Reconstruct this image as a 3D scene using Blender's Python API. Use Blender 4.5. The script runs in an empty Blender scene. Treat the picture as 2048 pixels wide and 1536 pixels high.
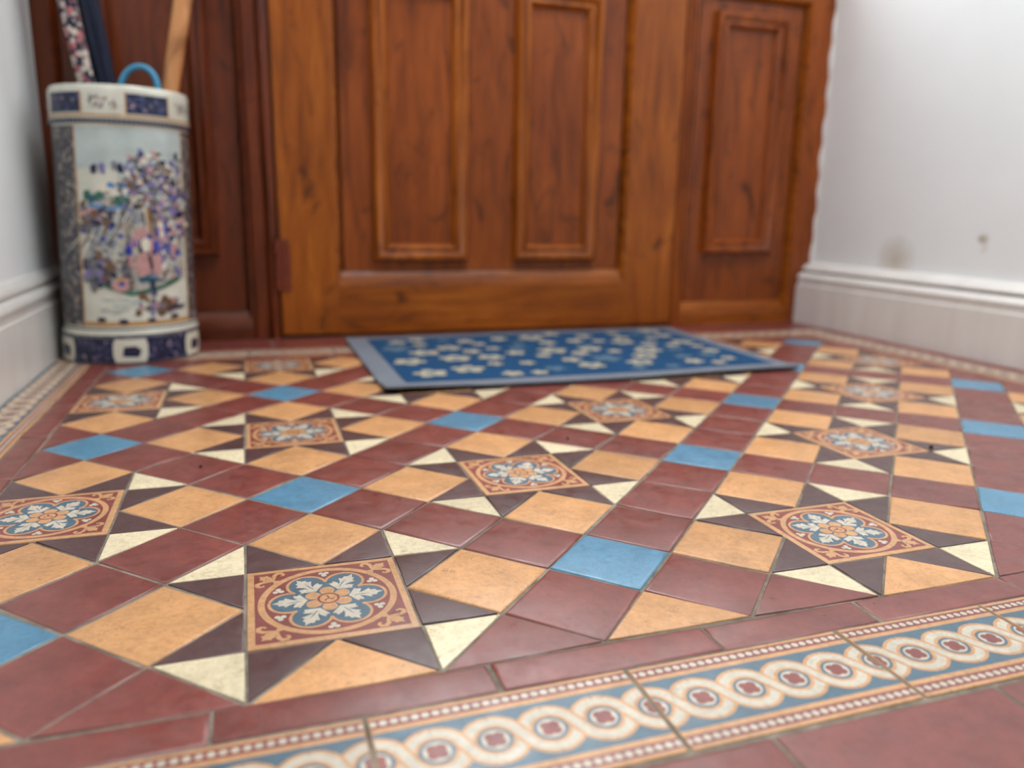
import bpy, bmesh, math, random
from math import sin, cos, pi, sqrt, asin, acos, atan2, radians, floor as fl
from mathutils import Vector, Matrix

random.seed(7)
scene = bpy.context.scene
COL = scene.collection

# ------------------------------------------------------------------ camera
cam_data = bpy.data.cameras.new('camera')
cam = bpy.data.objects.new('camera', cam_data)
COL.objects.link(cam)
R_ = Vector((0.94864323, -0.31589146, 0.0169887))
D_ = Vector((-0.05250701, -0.210185, -0.97625062))
F_ = Vector((0.31196, 0.92522152, -0.21597709))
m = Matrix.Identity(4)
for i in range(3):
    m[i][0] = R_[i]; m[i][1] = -D_[i]; m[i][2] = -F_[i]
m.translation = Vector((-0.04086614, -0.67151517, 0.26357766))
cam.matrix_world = m
cam_data.sensor_fit = 'HORIZONTAL'
cam_data.sensor_width = 36.0
cam_data.lens = 1567.42 / 2048 * 36
cam_data.clip_start = 0.02
cam_data.dof.use_dof = True
cam_data.dof.focus_distance = 0.605
cam_data.dof.aperture_fstop = 3.4
scene.camera = cam

# ------------------------------------------------------------------ light
def lin(r, g, b):
    def f(c):
        c /= 255.0
        return c / 12.92 if c <= 0.04045 else ((c + 0.055) / 1.055) ** 2.4
    return (f(r), f(g), f(b), 1.0)

world = bpy.data.worlds.new('overcast_sky')
scene.world = world
world.use_nodes = True
bg = world.node_tree.nodes['Background']
bg.inputs[0].default_value = (0.96, 0.98, 1.0, 1)
bg.inputs[1].default_value = 7.0

scene.view_settings.view_transform = 'Standard'
scene.view_settings.look = 'None'
scene.view_settings.gamma = 1.0
scene.view_settings.use_curve_mapping = False
scene.view_settings.exposure = 0.12

cy = scene.cycles
cy.max_bounces = 5
cy.diffuse_bounces = 4
cy.glossy_bounces = 3
cy.transmission_bounces = 2
cy.transparent_max_bounces = 4
cy.caustics_reflective = False
cy.caustics_refractive = False

def portal(name, loc, rot, sx, sy):
    l = bpy.data.lights.new(name, 'AREA')
    l.shape = 'RECTANGLE'; l.size = sx; l.size_y = sy
    l.cycles.is_portal = True
    o = bpy.data.objects.new(name, l)
    o.location = loc; o.rotation_euler = rot
    COL.objects.link(o)
    return o

# room measures (metres); k = half diagonal of the small square tile
S = 0.076
K = S / sqrt(2)
YD = 18.3 * K            # face of the door wall
XL, XLB = -0.377, -0.360  # left wall, left baseboard face
XR, XRB = 1.308, 1.268    # right wall, right baseboard face
YB = -3.6                # far end of the hall
ZC = 2.55

portal('daylight_door_glass', (0.466, YD + 0.06, 1.38), (radians(-90), 0, 0), 0.66, 1.14)
portal('daylight_sidelight_right', (1.09, YD + 0.06, 1.42), (radians(-90), 0, 0), 0.30, 1.14)
portal('daylight_fanlight', (0.466, YD + 0.06, 2.29), (radians(-90), 0, 0), 1.60, 0.36)
# area lamp added under the closed ceiling to brighten the door and hall
rl = bpy.data.lights.new('hall_fill_light', 'AREA')
rl.shape = 'RECTANGLE'; rl.size = 0.9; rl.size_y = 1.0
rl.energy = 26.0
rl.color = (0.98, 0.99, 1.0)
rlo = bpy.data.objects.new('hall_fill_light', rl)
rlo.location = (0.66, -0.30, ZC - 0.02)
COL.objects.link(rlo)

# ------------------------------------------------------------------ material helpers
def new_mat(name):
    mt = bpy.data.materials.new(name)
    mt.use_nodes = True
    nt = mt.node_tree
    for n in list(nt.nodes):
        nt.nodes.remove(n)
    out = nt.nodes.new('ShaderNodeOutputMaterial')
    bs = nt.nodes.new('ShaderNodeBsdfPrincipled')
    nt.links.new(bs.outputs[0], out.inputs[0])
    return mt, nt, bs

def coords(nt, scale=(1, 1, 1), rnd=True, kind='Object'):
    tc = nt.nodes.new('ShaderNodeTexCoord')
    mp = nt.nodes.new('ShaderNodeMapping')
    mp.inputs['Scale'].default_value = scale
    nt.links.new(tc.outputs[kind], mp.inputs['Vector'])
    if rnd:
        oi = nt.nodes.new('ShaderNodeObjectInfo')
        ml = nt.nodes.new('ShaderNodeMath'); ml.operation = 'MULTIPLY'; ml.inputs[1].default_value = 57.0
        nt.links.new(oi.outputs['Random'], ml.inputs[0])
        nt.links.new(ml.outputs[0], mp.inputs['Location'])
    return mp.outputs[0]

def noise(nt, vec, scale, detail=3.0, rough=0.55, dist=0.0):
    n = nt.nodes.new('ShaderNodeTexNoise')
    n.inputs['Scale'].default_value = scale
    n.inputs['Detail'].default_value = detail
    n.inputs['Roughness'].default_value = rough
    n.inputs['Distortion'].default_value = dist
    nt.links.new(vec, n.inputs['Vector'])
    return n.outputs['Fac']

def ramp(nt, fac, stops, interp='LINEAR'):
    r = nt.nodes.new('ShaderNodeValToRGB')
    r.color_ramp.interpolation = interp
    el = r.color_ramp.elements
    while len(el) < len(stops):
        el.new(0.5)
    for e, (p, c) in zip(el, stops):
        e.position = p
        e.color = c if hasattr(c, '__len__') else (c, c, c, 1)
    nt.links.new(fac, r.inputs[0])
    return r.outputs[0]

def mixc(nt, fac, a, b, mode='MIX'):
    n = nt.nodes.new('ShaderNodeMix'); n.data_type = 'RGBA'; n.blend_type = mode
    for sock, v in ((n.inputs[0], fac), (n.inputs[6], a), (n.inputs[7], b)):
        if isinstance(v, bpy.types.NodeSocket):
            nt.links.new(v, sock)
        else:
            sock.default_value = v
    return n.outputs[2]

def bump(nt, bs, h, strength, dist=0.001):
    b = nt.nodes.new('ShaderNodeBump')
    b.inputs['Strength'].default_value = strength
    b.inputs['Distance'].default_value = dist
    nt.links.new(h, b.inputs['Height'])
    nt.links.new(b.outputs[0], bs.inputs['Normal'])

def scl(c, f):
    return (min(1, c[0] * f), min(1, c[1] * f), min(1, c[2] * f), 1)

def tile_mat(name, c, var=0.16, dirt=0.25, rough=0.36, spec=0.62, pits=0.0, dirtc=(70, 58, 45)):
    """fired clay: soft mottling, grime in blotches, fine specks, per tile tone shift"""
    mt, nt, bs = new_mat(name)
    v = coords(nt)
    n1 = noise(nt, v, 30, 3, 0.6)
    col = ramp(nt, n1, [(0.3, scl(c, 1 - var)), (0.7, scl(c, 1 + var))])
    oi = nt.nodes.new('ShaderNodeObjectInfo')
    tone = ramp(nt, oi.outputs['Random'], [(0, 0.80), (0.5, 0.92), (1, 1.0)])
    col = mixc(nt, 1.0, col, tone, 'MULTIPLY')
    col = mixc(nt, 1.0, col, ramp(nt, noise(nt, v, 190, 4, 0.75), [(0.32, 0.80), (0.55, 1.0), (0.75, 1.10)]), 'MULTIPLY')
    n2 = noise(nt, v, 75, 4, 0.72, 0.6)
    d = ramp(nt, n2, [(0.58, 0.0), (0.74, dirt)])
    col = mixc(nt, d, col, lin(*dirtc))
    n3 = noise(nt, v, 620, 2, 0.5)
    sp = ramp(nt, n3, [(0.63, 0.0), (0.70, 0.65 if pits == 0 else 0.85)])
    big = ramp(nt, noise(nt, v, 45, 2), [(0.48, 0.10 + pits), (0.62, 1.0)])
    mk = nt.nodes.new('ShaderNodeMath'); mk.operation = 'MULTIPLY'
    nt.links.new(sp, mk.inputs[0]); nt.links.new(big, mk.inputs[1])
    col = mixc(nt, mk.outputs[0], col, lin(62, 48, 40))
    nt.links.new(col, bs.inputs['Base Color'])
    rr = ramp(nt, noise(nt, v, 55, 4, 0.65), [(0.3, rough - 0.09), (0.7, rough + 0.17)])
    nt.links.new(rr, bs.inputs['Roughness'])
    bs.inputs['Specular IOR Level'].default_value = spec
    bs.inputs['Coat Weight'].default_value = 0.30
    bs.inputs['Coat Roughness'].default_value = 0.30
    bump(nt, bs, noise(nt, v, 340, 2, 0.6), 0.14, 0.0006)
    return mt

C_RED = lin(130, 63, 55)
C_BUFF = lin(220, 162, 108)
C_CREAM = lin(238, 221, 184)
C_BROWN = lin(86, 56, 55)
C_BLUE = lin(84, 140, 172)
M_RED = tile_mat('red_clay', C_RED, 0.20, 0.36, dirtc=(84, 52, 46))
M_BUFF = tile_mat('buff_clay', C_BUFF, 0.13, 0.50, 0.40, 0.45, dirtc=(136, 92, 54))
M_CREAM = tile_mat('cream_clay', C_CREAM, 0.09, 0.62, 0.42, 0.45, 0.10, dirtc=(152, 124, 80))
M_BROWN = tile_mat('chocolate_clay', C_BROWN, 0.16, 0.25, 0.38, dirtc=(60, 46, 44))
M_BLUE = tile_mat('blue_clay', C_BLUE, 0.10, 0.34, 0.36, dirtc=(60, 92, 112))
M_QUARRY = tile_mat('quarry_clay', lin(130, 61, 53), 0.20, 0.3, 0.40, dirtc=(88, 52, 46))
E_TAN = tile_mat('inlay_tan', lin(212, 160, 112), 0.08, 0.45, 0.40, 0.45, dirtc=(140, 100, 66))
E_MAROON = tile_mat('inlay_maroon', lin(138, 62, 55), 0.12, 0.25, 0.40)
E_BLUE = tile_mat('inlay_slate_blue', lin(76, 106, 124), 0.12, 0.35, 0.40, dirtc=(60, 80, 95))
E_WHITE = tile_mat('inlay_white', lin(212, 202, 184), 0.06, 0.45, 0.42, 0.45, dirtc=(160, 146, 126))

def simple(name, c, rough=0.5, spec=0.5, var=0.08, nscale=20, coat=0.0, bumpn=None):
    mt, nt, bs = new_mat(name)
    v = coords(nt)
    col = ramp(nt, noise(nt, v, nscale, 3), [(0.3, scl(c, 1 - var)), (0.7, scl(c, 1 + var))])
    nt.links.new(col, bs.inputs['Base Color'])
    bs.inputs['Roughness'].default_value = rough
    bs.inputs['Specular IOR Level'].default_value = spec
    bs.inputs['Coat Weight'].default_value = coat
    if bumpn:
        bump(nt, bs, noise(nt, v, bumpn[0], 3), bumpn[1], 0.001)
    return mt

def grout_mat():
    mt, nt, bs = new_mat('grout')
    v = coords(nt, rnd=False)
    c = ramp(nt, noise(nt, v, 40, 5, 0.7), [(0.3, lin(88, 78, 68)), (0.7, lin(160, 149, 134))])
    c = mixc(nt, ramp(nt, noise(nt, v, 9, 3), [(0.45, 0.0), (0.65, 0.5)]), c, lin(84, 74, 62))
    nt.links.new(c, bs.inputs['Base Color'])
    bs.inputs['Roughness'].default_value = 0.9
    bump(nt, bs, noise(nt, v, 900, 3), 0.4, 0.001)
    return mt
M_GROUT = grout_mat()

def wood_mat(name, axis, dark, mid, light, sheen=0.34):
    """varnished pine stained brown: long grain, cathedral waves, dark knots"""
    mt, nt, bs = new_mat(name)
    sc = {'Z': (16, 16, 1.6), 'X': (1.6, 16, 16)}[axis]
    v = coords(nt, sc)
    g = noise(nt, v, 3.0, 6, 0.62, 0.9)
    col = ramp(nt, g, [(0.25, dark), (0.5, mid), (0.78, light)])
    sc2 = {'Z': (60, 60, 3.0), 'X': (3.0, 60, 60)}[axis]
    fine = noise(nt, coords(nt, sc2), 6.0, 4, 0.6)
    col = mixc(nt, 0.45, col, ramp(nt, fine, [(0.3, 0.66), (0.7, 1.12)]), 'MULTIPLY')
    blot = noise(nt, coords(nt, (2.2, 2.2, 2.2)), 1.4, 3, 0.5)
    col = mixc(nt, 1.0, col, ramp(nt, blot, [(0.32, (0.72, 0.66, 0.60, 1)), (0.62, (1.0, 1.0, 1.0, 1))]), 'MULTIPLY')
    sc3 = {'Z': (9, 9, 4.5), 'X': (4.5, 9, 9)}[axis]
    kn = noise(nt, coords(nt, sc3), 1.6, 4, 0.55, 1.6)
    col = mixc(nt, ramp(nt, kn, [(0.57, 0.0), (0.72, 0.8)]), col, scl(dark, 0.42))
    nt.links.new(col, bs.inputs['Base Color'])
    bs.inputs['Roughness'].default_value = sheen
    bs.inputs['Specular IOR Level'].default_value = 0.32
    bs.inputs['Coat Weight'].default_value = 0.10
    bs.inputs['Coat Roughness'].default_value = 0.22
    bump(nt, bs, fine, 0.12, 0.0006)
    return mt
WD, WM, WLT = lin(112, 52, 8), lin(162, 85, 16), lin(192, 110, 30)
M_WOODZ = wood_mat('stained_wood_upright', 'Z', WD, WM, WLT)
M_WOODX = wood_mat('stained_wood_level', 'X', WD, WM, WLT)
M_FRAMEZ = wood_mat('dark_stain_shade_upright', 'Z', lin(70, 28, 10), lin(112, 48, 16), lin(136, 64, 22))  # dark stain that also holds the left side's shade in its colour
M_FRAMEX = wood_mat('dark_stain_shade_level', 'X', lin(70, 28, 10), lin(112, 48, 16), lin(136, 64, 22))
M_PANEL = wood_mat('stained_wood_panel', 'Z', lin(98, 43, 11), lin(148, 73, 22), lin(176, 92, 32))

def wall_mat():
    mt, nt, bs = new_mat('white_wall_paint')
    v = coords(nt, rnd=False)
    c = ramp(nt, noise(nt, v, 3, 3), [(0.3, lin(234, 238, 239)), (0.7, lin(241, 245, 247))])
    def spot(p, r, col, c, amt, soft):
        d = nt.nodes.new('ShaderNodeVectorMath'); d.operation = 'DISTANCE'
        w = nt.nodes.new('ShaderNodeTexNoise'); w.inputs['Scale'].default_value = 45
        w.inputs['Detail'].default_value = 3
        nt.links.new(v, w.inputs['Vector'])
        a = nt.nodes.new('ShaderNodeVectorMath'); a.operation = 'MULTIPLY_ADD'
        nt.links.new(w.outputs['Color'], a.inputs[0])
        a.inputs[1].default_value = (0.02, 0.02, 0.02)
        nt.links.new(v, a.inputs[2])
        nt.links.new(a.outputs[0], d.inputs[0])
        d.inputs[1].default_value = (p[0] + 0.01, p[1] + 0.01, p[2] + 0.01)
        f = ramp(nt, d.outputs['Value'], [(r * soft, amt), (r, 0.0)])
        return mixc(nt, f, c, col)
    c = spot((XR, 0.500, 0.226), 0.014, lin(150, 128, 86), c, 0.75, 0.3)
    c = spot((XR, 0.492, 0.207), 0.010, lin(190, 178, 160), c, 0.4, 0.2)
    c = spot((XR, 0.713, 0.172), 0.060, lin(168, 146, 104), c, 0.55, 0.05)
    nt.links.new(c, bs.inputs['Base Color'])
    bs.inputs['Roughness'].default_value = 0.65
    bump(nt, bs, noise(nt, v, 260, 3), 0.12, 0.0008)
    return mt
M_WALL = wall_mat()

def board_mat():
    mt, nt, bs = new_mat('white_gloss_paint')
    v = coords(nt, (8, 1.0, 2), rnd=False)
    c = ramp(nt, noise(nt, coords(nt, (6, 6, 1.2), rnd=False), 3, 4, 0.6), [(0.35, lin(224, 220, 216)), (0.7, lin(234, 232, 229))])
    nt.links.new(c, bs.inputs['Base Color'])
    bs.inputs['Roughness'].default_value = 0.30
    bump(nt, bs, noise(nt, v, 60, 3), 0.06, 0.0006)
    return mt
M_BOARD = board_mat()
M_CEIL = simple('ceiling_paint', lin(236, 235, 232), 0.8)

def glass_mat():
    mt = bpy.data.materials.new('clear_glass'); mt.use_nodes = True
    nt = mt.node_tree
    for n in list(nt.nodes): nt.nodes.remove(n)
    out = nt.nodes.new('ShaderNodeOutputMaterial')
    t = nt.nodes.new('ShaderNodeBsdfTransparent'); t.inputs[0].default_value = (0.95, 0.97, 0.97, 1)
    g = nt.nodes.new('ShaderNodeBsdfGlossy'); g.inputs['Roughness'].default_value = 0.03
    mx = nt.nodes.new('ShaderNodeMixShader'); mx.inputs[0].default_value = 0.06
    nt.links.new(t.outputs[0], mx.inputs[1]); nt.links.new(g.outputs[0], mx.inputs[2])
    nt.links.new(mx.outputs[0], out.inputs[0])
    return mt
M_GLASS = glass_mat()

# ------------------------------------------------------------------ object helpers
def link_mesh(name, bm, mats, parent=None, loc=None, smooth=None):
    me = bpy.data.meshes.new(name)
    bm.to_mesh(me); bm.free()
    if not isinstance(mats, (list, tuple)): mats = [mats]
    for mt in mats: me.materials.append(mt)
    if smooth:
        for p in me.polygons: p.use_smooth = True
        if smooth is not True:
            me.set_sharp_from_angle(angle=radians(smooth))
    return link_me(name, me, parent, loc)

def link_me(name, me, parent=None, loc=None):
    o = bpy.data.objects.new(name, me)
    COL.objects.link(o)
    if parent is not None: o.parent = parent
    if loc is not None: o.location = loc
    return o

def empty(name, loc=(0, 0, 0)):
    o = bpy.data.objects.new(name, None)
    o.empty_display_size = 0.05
    o.location = loc
    COL.objects.link(o)
    return o

def tag(o, label, cat=None, group=None, kind=None):
    o['label'] = label
    if cat: o['category'] = cat
    if group: o['group'] = group
    if kind: o['kind'] = kind
    return o

def add_box(bm, x0, x1, y0, y1, z0, z1, mi=0, bev=0.0):
    vs = [bm.verts.new((x, y, z)) for z in (z0, z1) for y in (y0, y1) for x in (x0, x1)]
    fs = [(0, 2, 3, 1), (4, 5, 7, 6), (0, 1, 5, 4), (2, 6, 7, 3), (0, 4, 6, 2), (1, 3, 7, 5)]
    faces = [bm.faces.new([vs[i] for i in f]) for f in fs]
    for f in faces: f.material_index = mi
    if bev > 0:
        es = list({e for f in faces for e in f.edges})
        bmesh.ops.bevel(bm, geom=es, offset=bev, segments=2, affect='EDGES', profile=0.6)
    return faces

def box_obj(name, dims, mat, parent=None, bev=0.0):
    bm = bmesh.new(); add_box(bm, *dims, bev=bev)
    return link_mesh(name, bm, mat, parent)

def add_vprofile(bm, pts, z0, z1, mi=0):
    """closed plan profile (x, y) extruded upright"""
    a = [bm.verts.new((x, y, z0)) for x, y in pts]
    b = [bm.verts.new((x, y, z1)) for x, y in pts]
    n = len(pts)
    for i in range(n):
        j = (i + 1) % n
        bm.faces.new((a[i], a[j], b[j], b[i])).material_index = mi
    bm.faces.new(a[::-1]).material_index = mi; bm.faces.new(b).material_index = mi

def add_ring(bm, x0, x1, z0, z1, prof, ybase, mi=0, close_back=False):
    """mitred frame: prof = [(inset, proud)] or [((l, r, b, t), proud)] from outer edge inwards; faces -Y"""
    rings = []
    for d, h in prof:
        l, r, b, t = d if hasattr(d, '__len__') else (d, d, d, d)
        y = ybase - h
        rings.append([bm.verts.new((x0 + l, y, z0 + b)), bm.verts.new((x1 - r, y, z0 + b)),
                      bm.verts.new((x1 - r, y, z1 - t)), bm.verts.new((x0 + l, y, z1 - t))])
    for A, B in zip(rings, rings[1:]):
        for i in range(4):
            j = (i + 1) % 4
            bm.faces.new((A[i], A[j], B[j], B[i])).material_index = mi
    if close_back:
        A, B = rings[-1], rings[0]
        for i in range(4):
            j = (i + 1) % 4
            bm.faces.new((A[i], A[j], B[j], B[i])).material_index = mi

# ------------------------------------------------------------------ room shell
floor = empty('floor')
tag(floor, 'Victorian geometric tiled hall floor in red, buff, cream, brown and blue', kind='structure')
bm = bmesh.new(); add_box(bm, XL - 0.1, XR + 0.1, YB, YD + 0.12, -0.05, -0.0011)
link_mesh('grout_bed', bm, M_GROUT, floor)

wl = box_obj('wall_left', (XL - 0.12, XL, YB, YD + 0.12, -0.05, ZC), M_WALL)
tag(wl, 'white painted plaster wall on the left behind the umbrella stand', kind='structure')
wr = box_obj('wall_right', (XR, XR + 0.12, YB, YD + 0.12, -0.05, ZC), M_WALL)
tag(wr, 'white painted plaster wall on the right with small brown stains', kind='structure')
ce = box_obj('ceiling', (XL - 0.12, XR + 0.12, YB, YD + 0.12, ZC, ZC + 0.08), M_CEIL)
tag(ce, 'plain white hall ceiling', kind='structure')
wb = box_obj('wall_back', (XL - 0.12, XR + 0.12, YB - 0.1, YB, -0.05, ZC), M_WALL)
tag(wb, 'plain white wall at the far end of the hall', kind='structure')
# ragged paint edge where the right wall meets the woodwork
bm = bmesh.new()
prev = None
for i in range(131):
    z = 0.15 + i * 0.0085
    w = 0.004 + 0.0022 * sin(i * 0.7) + 0.0016 * sin(i * 0.23 + 1) + random.uniform(-0.0008, 0.0008)
    a = [bm.verts.new((XR - w, YD + 0.002, z)), bm.verts.new((XR - w * 0.7, YD - 0.0035, z)), bm.verts.new((XR + 0.001, YD - 0.007, z))]
    if prev:
        bm.faces.new((prev[0], prev[1], a[1], a[0])); bm.faces.new((prev[1], prev[2], a[2], a[1]))
    prev = a
link_mesh('paint_edge', bm, M_BOARD, wr, smooth=True)

def baseboard(name, xw, sgn, dmax, y0, y1, label):
    prof = [(1.0, 0), (1.0, 0.0950), (0.88, 0.0965), (0.88, 0.1085), (0.94, 0.1100), (0.96, 0.1130), (0.90, 0.1180), (0.76, 0.1225), (0.56, 0.1255),
            (0.34, 0.1265), (0.34, 0.1295), (0.62, 0.1300), (0.66, 0.1330), (0.60, 0.1375), (0.42, 0.1425), (0.22, 0.1470), (0.10, 0.1495), (0, 0.150), (0, 0)]
    bm = bmesh.new()
    a = [bm.verts.new((xw + sgn * d * dmax, y0, z)) for d, z in prof]
    b = [bm.verts.new((xw + sgn * d * dmax, y1, z)) for d, z in prof]
    n = len(prof)
    for i in range(n):
        j = (i + 1) % n
        bm.faces.new((a[i], a[j], b[j], b[i]))
    bm.faces.new(a[::-1]); bm.faces.new(b)
    bmesh.ops.recalc_face_normals(bm, faces=bm.faces)
    o = link_mesh(name, bm, M_BOARD, smooth=35)
    return tag(o, label, kind='structure')
baseboard('baseboard_right', XR, -1, XR - XRB, YB, YD - 0.001, 'white glossy moulded skirting board along the right wall')
baseboard('baseboard_left', XL, 1, XLB - XL, YB, YD - 0.001, 'white glossy moulded skirting board along the left wall')

# ------------------------------------------------------------------ door wall
MOULD = [(0.0, 0.0), (0.0015, 0.011), (0.005, 0.0155), (0.010, 0.0165), (0.015, 0.0145), (0.018, 0.0105), (0.021, 0.0095),
         (0.024, 0.0115), (0.028, 0.0115), (0.032, 0.0085), (0.036, 0.001), (0.038, -0.004)]
PT = 0.036   # leaf thickness

def lower_panel(parent, x0, x1, z0, z1, chl, chb, frames, recess=0.017, mz=None, mx=None):
    """opening x0..x1, z0..z1 in the face plane: chamfered surround, field board, bolection frames"""
    bm = bmesh.new()
    add_ring(bm, x0, x1, z0, z1, [((0, 0, 0, 0), 0.0), ((chl * 0.35, chl * 0.35, chb * 0.2, chl * 0.35), -0.0015), ((chl * 0.8, chl * 0.8, chb * 0.85, chl * 0.8), -recess * 0.85), ((chl, chl, chb, chl), -recess), ((chl, chl, chb + 0.001, chl), -recess - 0.011)], YD)
    link_mesh('panel_chamfer', bm, mx or M_WOODX, parent, smooth=30)
    box_obj('panel_field', (x0 + chl + 0.006, x1 - chl - 0.006, YD + recess, YD + recess + 0.004, z0 + chb + 0.0015, z1 - chl - 0.0035), mz or M_PANEL, parent)
    box_obj('panel_back', (x0 - 0.004, x1 + 0.004, YD + recess + 0.011, YD + recess + 0.016, z0 - 0.004, z1 + 0.004), M_PANEL, parent)
    for fx0, fx1, fz0, fz1 in frames:
        bm = bmesh.new()
        add_ring(bm, fx0, fx1, fz0, fz1, [(d, h * 1.25) for d, h in MOULD], YD + recess)
        mo = link_mesh('panel_moulding', bm, mz or M_WOODZ, parent, smooth=40)
        box_obj('inner_panel', (fx0 + 0.03, fx1 - 0.03, YD + recess - 0.0008, YD + recess + 0.003, fz0 + 0.03, fz1 - 0.03), mz or M_PANEL, mo)

def glazing(parent, x0, x1, z0, z1):
    bm = bmesh.new()
    add_ring(bm, x0, x1, z0, z1, [(0, 0.0), (0.004, 0.004), (0.012, 0.004), (0.018, -0.006), (0.018, -0.012)], YD)
    fr = link_mesh('glazing_bead', bm, M_WOODZ, parent, smooth=40)
    box_obj('pane', (x0 + 0.01, x1 - 0.01, YD + 0.014, YD + 0.018, z0 + 0.01, z1 - 0.01), M_GLASS, fr)

# the door leaf
DX0, DX1 = 0.021, 0.912
door = empty('door_1', (0, 0, 0))
tag(door, 'orange-brown varnished wooden front door leaf with two tall moulded lower panels', kind='structure')
bz = 0.006
for x0, x1 in ((DX0, 0.134), (0.788, DX1)):
    box_obj('stile', (x0, x1, YD, YD + PT, bz, 2.03), M_WOODZ, door, bev=0.002)
box_obj('bottom_rail', (0.134, 0.788, YD + 0.0003, YD + PT, bz, 0.101), M_WOODX, door)
box_obj('lock_rail', (0.134, 0.788, YD + 0.0003, YD + PT, 0.748, 0.82), M_WOODX, door)
box_obj('top_rail', (0.134, 0.788, YD + 0.0003, YD + PT, 1.94, 2.03), M_WOODX, door)
lower_panel(door, 0.134, 0.788, 0.101, 0.748, 0.010, 0.033,
            [(0.211, 0.414, 0.155, 0.716), (0.517, 0.714, 0.155, 0.716)])
glazing(door, 0.134, 0.788, 0.82, 1.94)
# hinge on the left edge
hinge = empty('hinge'); hinge.parent = door
hinge['label'] = 'painted brown butt hinge'
M_HINGE = simple('hinge_paint', lin(112, 44, 20), 0.35, 0.5, 0.1, 40)
bm = bmesh.new(); add_box(bm, 0.0205, 0.041, YD - 0.0028, YD + 0.001, 0.098, 0.200, bev=0.001)
link_mesh('hinge_plate', bm, M_HINGE, hinge)
for i in range(3):
    bm = bmesh.new()
    bmesh.ops.create_cone(bm, cap_ends=True, segments=14, radius1=0.0062, radius2=0.0062, depth=0.0325)
    link_mesh('knuckle', bm, M_HINGE, hinge, (0.0165, YD - 0.0045, 0.098 + 0.017 + i * 0.034), smooth=40)

# frame posts, transom, fanlight
frame = empty('trim_1', (0, 0, 0))
tag(frame, 'dark stained wooden frame posts and transom around the front door', kind='structure')
def post(x0, x1, side):
    pts = [(x0, YD + 0.08), (x0, YD)]
    if side == 'L':   # bead next to the leaf on the right
        w = x1 - x0
        pts = [(x0, YD + 0.09), (x0, YD + 0.003), (x0 + 0.006, YD - 0.002), (x0 + 0.028, YD - 0.002), (x0 + 0.031, YD + 0.004), (x0 + 0.034, YD - 0.003),
               (x0 + 0.039, YD - 0.006), (x0 + 0.044, YD - 0.004), (x1 - 0.004, YD + 0.002), (x1 - 0.003, YD + 0.09)]
    elif side == 'R':
        pts = [(x0 + 0.002, YD + 0.09), (x0 + 0.003, YD + 0.003), (x0 + 0.008, YD - 0.004), (x0 + 0.013, YD - 0.006), (x0 + 0.017, YD - 0.002), (x0 + 0.019, YD + 0.004),
               (x0 + 0.021, YD - 0.001), (x1, YD - 0.001), (x1, YD + 0.09)]
    else:
        pts = [(x0, YD + 0.09), (x0, YD), (x1, YD), (x1, YD + 0.09)]
    bm = bmesh.new(); add_vprofile(bm, pts, -0.001, 2.08)
    bmesh.ops.recalc_face_normals(bm, faces=bm.faces)
    return link_mesh('post', bm, M_FRAMEZ if x0 < 0.5 else M_PANEL, frame)  # left posts darker: stain plus shade put into the colour
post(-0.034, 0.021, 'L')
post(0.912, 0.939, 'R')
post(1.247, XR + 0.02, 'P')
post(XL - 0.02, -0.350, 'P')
box_obj('door_stop', (0.008, 0.036, YD + PT + 0.001, YD + 0.09, -0.001, 2.06), M_FRAMEZ, frame)
box_obj('door_stop', (0.897, 0.925, YD + PT + 0.001, YD + 0.09, -0.001, 2.06), M_FRAMEZ, frame)
box_obj('weather_bar', (0.0, 0.93, YD + PT + 0.001, YD + 0.10, -0.002, 0.03), M_FRAMEX, frame)
box_obj('door_stop', (0.0, 0.93, YD + PT + 0.001, YD + 0.09, 2.02, 2.06), M_FRAMEX, frame)
box_obj('transom', (-0.35, 1.247, YD + 0.0005, YD + 0.09, 2.03, 2.10), M_FRAMEX, frame)
box_obj('head', (XL, XR, YD, YD + 0.09, 2.46, ZC), M_FRAMEX, frame)
box_obj('fanlight_post', (XL, -0.34, YD, YD + 0.09, 2.08, 2.46), M_FRAMEZ, frame)
box_obj('fanlight_post', (1.25, XR, YD, YD + 0.09, 2.08, 2.46), M_FRAMEZ, frame)
glazing(frame, -0.34, 1.25, 2.10, 2.46)

def sidelight(name, x0, x1, fr, label, mz, mx, glazed):
    s = empty(name); tag(s, label, kind='structure')
    lower_panel(s, x0, x1, 0.021, 0.752, 0.010, 0.034, [fr], mz=mz, mx=mx)
    box_obj('sill_rail', (x0, x1, YD + 0.0005, YD + 0.06, -0.001, 0.021), mx, s)
    box_obj('middle_rail', (x0, x1, YD + 0.0005, YD + 0.06, 0.752, 0.82), mx, s)
    if glazed:
        glazing(s, x0, x1, 0.82, 2.03)
    else:
        box_obj('light_blocking_panel', (x0, x1, YD + 0.014, YD + 0.03, 0.82, 2.03), mz, s)  # unseen solid panel added to cut daylight on the left side
    return s
sidelight('window_1', 0.939, 1.247, (0.993, 1.192, 0.170, 0.714), 'stained wooden sidelight panel between the door and right wall', M_PANEL, M_WOODX, True)
sidelight('window_2', -0.350, -0.034, (-0.292, -0.092, 0.165, 0.714), 'dark stained wooden side panel, partly shade in its colour, behind the umbrella stand', M_FRAMEZ, M_FRAMEX, False)

# ------------------------------------------------------------------ tiles
A_ST = 0.9672                      # width of the plain strips relative to the cells
def lat1(n):
    mm = fl(n / 4.0); r = n - 4 * mm
    lo = 0.5 - A_ST / 2; hi = 0.5 + A_ST / 2; c = (4 - A_ST) / 3
    return 4 * mm + (lo + r * A_ST if r <= 1 else hi + (r - 1) * c)

def lat(n):
    a = fl(n); t = n - a
    return lat1(a) if t < 1e-9 else lat1(a) * (1 - t) + lat1(a + 1) * t

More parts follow.
